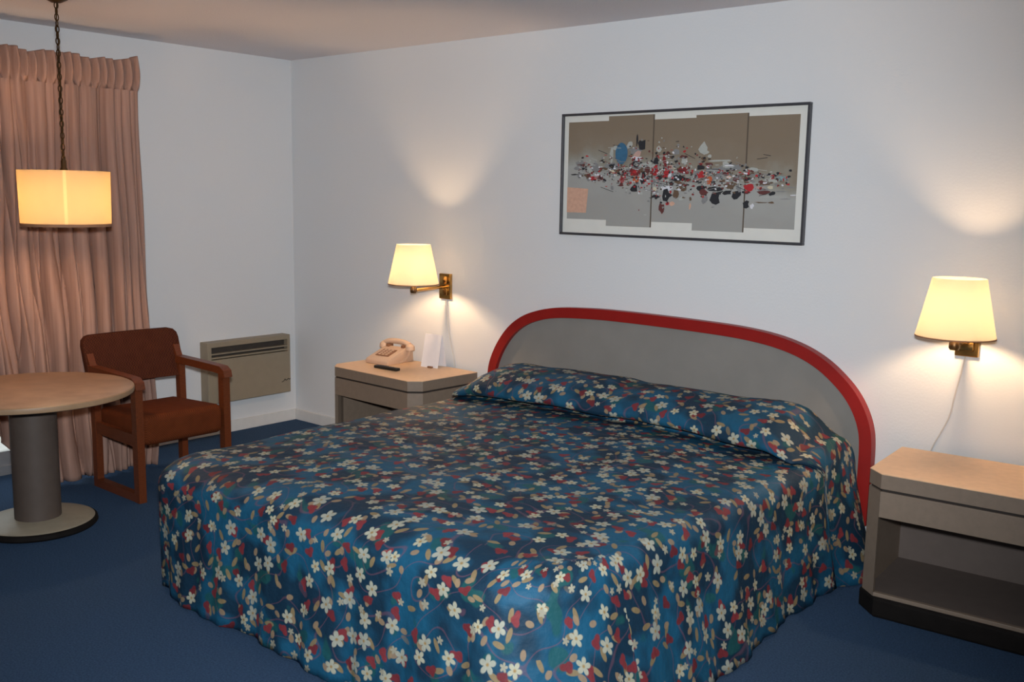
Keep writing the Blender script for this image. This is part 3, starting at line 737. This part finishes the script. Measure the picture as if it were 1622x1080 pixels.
DABS = '-0.303,0.088,0.0443,0.06,blue;-0.363,0.094,0.0104,0.0469,pale;-0.189,0.146,0.0235,0.0313,black;-0.215,0.165,0.0065,0.0313,black;-0.212,0.101,0.0235,0.0156,pink;-0.214,0.076,0.0287,0.0156,white;-0.221,0.051,0.0235,0.0209,black;-0.342,0.135,0.0156,0.0156,pale;-0.258,0.147,0.0183,0.0235,pale;-0.361,0.043,0.0183,0.013,black;-0.36,0.015,0.0183,0.0117,cream;-0.331,0.003,0.0183,0.0104,cream;-0.291,-0.013,0.0209,0.0313,red;-0.225,0.01,0.0339,0.0235,darkred;-0.219,0.014,0.0156,0.0104,red;-0.212,-0.022,0.0209,0.0183,orange;-0.169,-0.018,0.0183,0.0313,black;-0.227,-0.069,0.0261,0.0209,black;-0.256,-0.046,0.013,0.0156,brown;-0.149,0.028,0.0156,0.0261,maroon;-0.357,-0.065,0.0104,0.0156,grey;-0.3,-0.05,0.0156,0.0104,maroon;-0.453,0.024,0.0417,0.0209,grey;-0.475,-0.018,0.0235,0.013,red;-0.434,-0.018,0.0183,0.0156,maroon;-0.511,-0.004,0.0156,0.0104,maroon;-0.595,0.001,0.0287,0.0037,black;-0.489,0.051,0.0287,0.0057,pale;-0.419,0.062,0.0156,0.0042,pale;-0.404,-0.028,0.0104,0.0104,black;-0.1,0.063,0.0183,0.0209,black;-0.103,0.021,0.0209,0.0261,red;-0.089,0.122,0.0156,0.0209,pale;-0.055,0.076,0.013,0.0313,darkred;-0.035,0.098,0.0156,0.0156,maroon;-0.041,0.005,0.0209,0.0235,red;-0.017,0.036,0.0156,0.0156,pink;-0.077,-0.013,0.0156,0.013,black;-0.022,-0.004,0.0117,0.0156,white;-0,0.027,0.0104,0.0104,cream;0.011,0.107,0.0235,0.0209,grey;0.055,0.062,0.0209,0.0183,pale;0.057,0.018,0.0287,0.0209,darkred;0.054,0.084,0.0209,0.0104,maroon;0.028,-0.018,0.0417,0.0156,black;0.069,-0.022,0.0339,0.0078,black;-0.008,-0.044,0.0156,0.0156,black;-0.033,-0.067,0.0287,0.0209,white;-0.102,-0.07,0.013,0.0156,cream;-0.095,-0.108,0.0209,0.0156,black;-0.036,-0.098,0.0287,0.0287,black;-0.06,-0.162,0.0183,0.0313,maroon;0.016,-0.093,0.0156,0.0209,brown;0.056,-0.062,0.0261,0.0261,brown;0.002,-0.138,0.0156,0.0156,peach;-0.029,-0.139,0.013,0.0104,red;0.048,-0.115,0.0183,0.0104,pale;0.099,-0.115,0.0065,0.013,brown;0.098,-0.15,0.0065,0.0156,peach;0.155,0.126,0.0261,0.0287,pale;0.171,0.104,0.0183,0.0156,pale;0.144,0.035,0.0235,0.013,black;0.189,0.048,0.0235,0.0078,maroon;0.225,0.017,0.0183,0.0156,grey;0.246,0.064,0.0521,0.0057,pale;0.296,0.041,0.0339,0.0047,white;0.302,0.026,0.0521,0.0078,grey;0.149,-0.002,0.0209,0.0209,red;0.181,-0.004,0.0078,0.0209,peach;0.197,-0.026,0.0183,0.0209,orange;0.142,-0.022,0.0183,0.0065,pink;0.279,0.004,0.0209,0.0104,maroon;0.338,-0.021,0.0209,0.0156,maroon;0.299,-0.013,0.0156,0.0078,peach;0.154,-0.061,0.0235,0.0156,black;0.165,-0.083,0.0287,0.0235,maroon;0.219,-0.065,0.0417,0.013,black;0.177,-0.118,0.0156,0.0235,grey;0.231,-0.108,0.0261,0.0313,black;0.254,-0.078,0.0156,0.0156,black;0.293,-0.082,0.0235,0.013,black;0.342,-0.094,0.0235,0.0235,black;0.311,-0.056,0.0104,0.0156,brown;0.349,-0.06,0.0156,0.0209,grey;0.394,-0.021,0.0209,0.0078,black;0.401,-0.059,0.0248,0.0235,red;0.393,-0.081,0.0156,0.0078,maroon;0.46,-0.034,0.0183,0.0078,maroon;0.457,-0.059,0.0156,0.0104,pink;0.506,-0.038,0.0183,0.0052,brown;0.507,-0.058,0.0156,0.0078,cream;0.476,-0.08,0.0365,0.0104,maroon;0.517,-0.085,0.0156,0.0104,black;0.389,-0.134,0.0183,0.0183,black;0.422,-0.142,0.0104,0.013,white;0.47,-0.126,0.0339,0.0031,brown;0.515,-0.125,0.0156,0.0047,brown;0.522,-0.004,0.0156,0.0078,grey;0.567,-0.017,0.0287,0.013,teal;0.449,-0,0.0678,0.0057,grey;0.42,0.021,0.0235,0.013,pale;0.605,-0.058,0.0235,0.0037,grey;0.616,-0.091,0.0183,0.0031,white;0.582,-0.108,0.0261,0.0026,grey;0.562,-0.075,0.0365,0.0026,grey;0.5,-0.1,0.0521,0.0031,pale'
bm = bmesh.new(); R_ = random.Random(11); lay = 0
def dab(x, z, rx, rz, c, jit=.35, nv=9):
    global lay
    lay += 1; y = -.0167 - lay*.00001; a0 = R_.uniform(0, 6)
    vs = []
    for i in range(nv):
        a = 2*pi*i/nv; q = 1+R_.uniform(-jit, jit)
        vs.append(bm.verts.new((x+rx*cos(a)*q, y, z+rz*sin(a)*q)))
    fc = bm.faces.new(vs); fc.material_index = ck.index(c)
# pale square, low left
lay += 1; fc = bm.faces.new([bm.verts.new(p) for p in ((-.640, -.0168, -.195), (-.515, -.0168, -.195), (-.505, -.0168, -.072), (-.640, -.0168, -.065))]); fc.material_index = ck.index('peach')
for k in range(70):                                                     # soft grey and brown washes under the streak
    x = R_.gauss(-.05, .27); x = max(-.56, min(.56, x)); mid = .02 - .10*(x+.3)*.55
    dab(x, mid+R_.gauss(0, .03), R_.uniform(.012, .04), R_.uniform(.006, .018), R_.choice(['grey', 'brown', 'grey', 'pale']), .4, 11)
for s_ in DABS.split(';'):
    p = s_.split(','); x, z, rx, rz = map(float, p[:4])
    if p[4] != 'blue': dab(x, z, rx*.95, rz*.85, p[4])
for k in range(900):                                                    # splatter along the streak
    x = R_.uniform(-.56, .60) if k % 2 else max(-.56, min(.56, R_.gauss(-.05, .24))); mid = .02 - .10*(x+.3)*.55; sp = .055*math.exp(-((x+.08)/.42)**2)+.014
    c = R_.choice(['black', 'black', 'maroon', 'darkred', 'grey', 'pale', 'white', 'red', 'brown', 'grey'])
    dab(x, mid+R_.gauss(0, sp*.85), R_.uniform(.002, .010), R_.uniform(.0015, .0065), c, .5, 7)
dab(-.298, .104, .0365, .053, 'blue', 0.02, 28)
for k in range(60):                                                     # fine drawn strokes
    x = R_.uniform(-.5, .5); mid = .03 - .055*(x+.3); L = R_.uniform(.03, .09); a = R_.uniform(-.45, .25); z = mid+R_.gauss(0, .05)
    lay += 1; y = -.0167-lay*.00001; h = .0012
    fc = bm.faces.new([bm.verts.new(p) for p in ((x-L*cos(a)/2, y, z-L*sin(a)/2-h), (x+L*cos(a)/2, y, z+L*sin(a)/2-h), (x+L*cos(a)/2, y, z+L*sin(a)/2+h), (x-L*cos(a)/2, y, z-L*sin(a)/2+h))]); fc.material_index = ck.index(R_.choice(['black', 'grey', 'pale']))
o = obj('painted_marks', bm, am2, mb, recalc=False); o['kind'] = 'stuff'

# ------------------------------------------------------------------ small things on the left nightstand
t = thing('telephone', 'beige push button desk telephone on left nightstand', 'telephone', (1.135, -.155, NT), radians(6))
bm = bmesh.new(); hw = .088
sec = [(-.125, 0), (-.128, .022), (-.118, .032), (.035, .082), (.060, .088), (.100, .080), (.110, .060), (.115, 0)]
rings = [[bm.verts.new((x, y, z)) for y, z in sec] for x in (-hw, hw)]
bm.faces.new(rings[0]); bm.faces.new(rings[1][::-1])
for i in range(len(sec)):
    j = (i+1) % len(sec); bm.faces.new((rings[0][i], rings[0][j], rings[1][j], rings[1][i]))
finish(bm); bmesh.ops.bevel(bm, geom=[e for e in bm.edges if e.calc_face_angle(0) > .4], offset=.005, segments=2, profile=.5, affect='EDGES', clamp_overlap=True)
body = obj('body', bm, M['phone'], t, smooth=True)
sl = math.atan2(.050, .153)
kp = bmesh.new(); box(kp, (-.052, -.052, -.001), (.052, .038, .003), .002)
kp.transform(Matrix.Translation((0, -.030, .0617)) @ Matrix.Rotation(sl, 4, 'X')); o = obj('keypad', kp, M['key'], t)
kb = bmesh.new()
for i in range(3):
    for j in range(4): box(kb, (-.036+i*.027, -.044+j*.020, .003), (-.018+i*.027, -.032+j*.020, .007), .0015)
kb.transform(Matrix.Translation((0, -.030, .0617)) @ Matrix.Rotation(sl, 4, 'X')); obj('buttons', kb, M['phone'], o)
bm = tube(bmesh.new(), smooth_path([(-.10, .062, .102), (-.06, .062, .116), (0, .062, .120), (.06, .062, .116), (.10, .062, .102)], 4), .0165, 12)
for sx in (-1, 1):
    lathe(bm, [(0, .070), (.026, .070), (.030, .076), (.028, .098), (.014, .112), (0, .113)], 20, cx=sx*.103, cy=.062)
obj('handset', bm, M['phone'], t, smooth=True)
for sx in (-1, 1): obj('cradle_hook', B((sx*.06-.012, .04, .080), (sx*.06+.012, .085, .101), .003), M['key'], t)
pts = []
for i in range(150):
    q = i/149; a = q*2*pi*26
    pts.append((.112+.02*sin(q*pi)+.005*cos(a), .05-.10*q, .072*(1-q)**1.6+.012+.005*sin(a)))
obj('coiled_cord', tube(bmesh.new(), pts, .0016, 5), M['phone'], t, smooth=True)

t = thing('tent_card', 'white folded card standing on left nightstand below wall lamp', 'card', (1.437, -.088, NT), radians(8))
bm = bmesh.new()
for sy in (-1, 1):
    p0, p1 = [Vector((x, sy*.042, 0)) for x in (-.062, .062)]; q0, q1 = [Vector((x, sy*.003, .192)) for x in (-.058, .062)]
    vs = [p0, p1, q1, q0]; off = Vector((0, sy*.0012, 0))
    a = [bm.verts.new(v) for v in vs]; b = [bm.verts.new(v+off) for v in vs]
    bm.faces.new(a); bm.faces.new(b[::-1])
    for i in range(4): bm.faces.new((a[i], a[(i+1) % 4], b[(i+1) % 4], b[i]))
box(bm, (-.058, -.0045, .191), (.062, .0045, .1925))
obj('card', bm, M['white'], t)
obj('foot', B((-.002, -.062, 0), (.032, -.046, .010), .003), M['key'], t)
t = thing('remote_control', 'slim black remote control lying beside telephone on left nightstand', 'remote control', (1.318, -.352, NT), radians(3))
obj('case', B((-.092, -.017, 0), (.092, .017, .017), .005, 3), M['black'], t, smooth=True)
bm = bmesh.new()
for i in range(6):
    for j in range(2): box(bm, (-.06+i*.02, -.010+j*.012, .0168), (-.05+i*.02, -.003+j*.012, .0186), .0006, 1)
obj('buttons', bm, M['frame'], t)
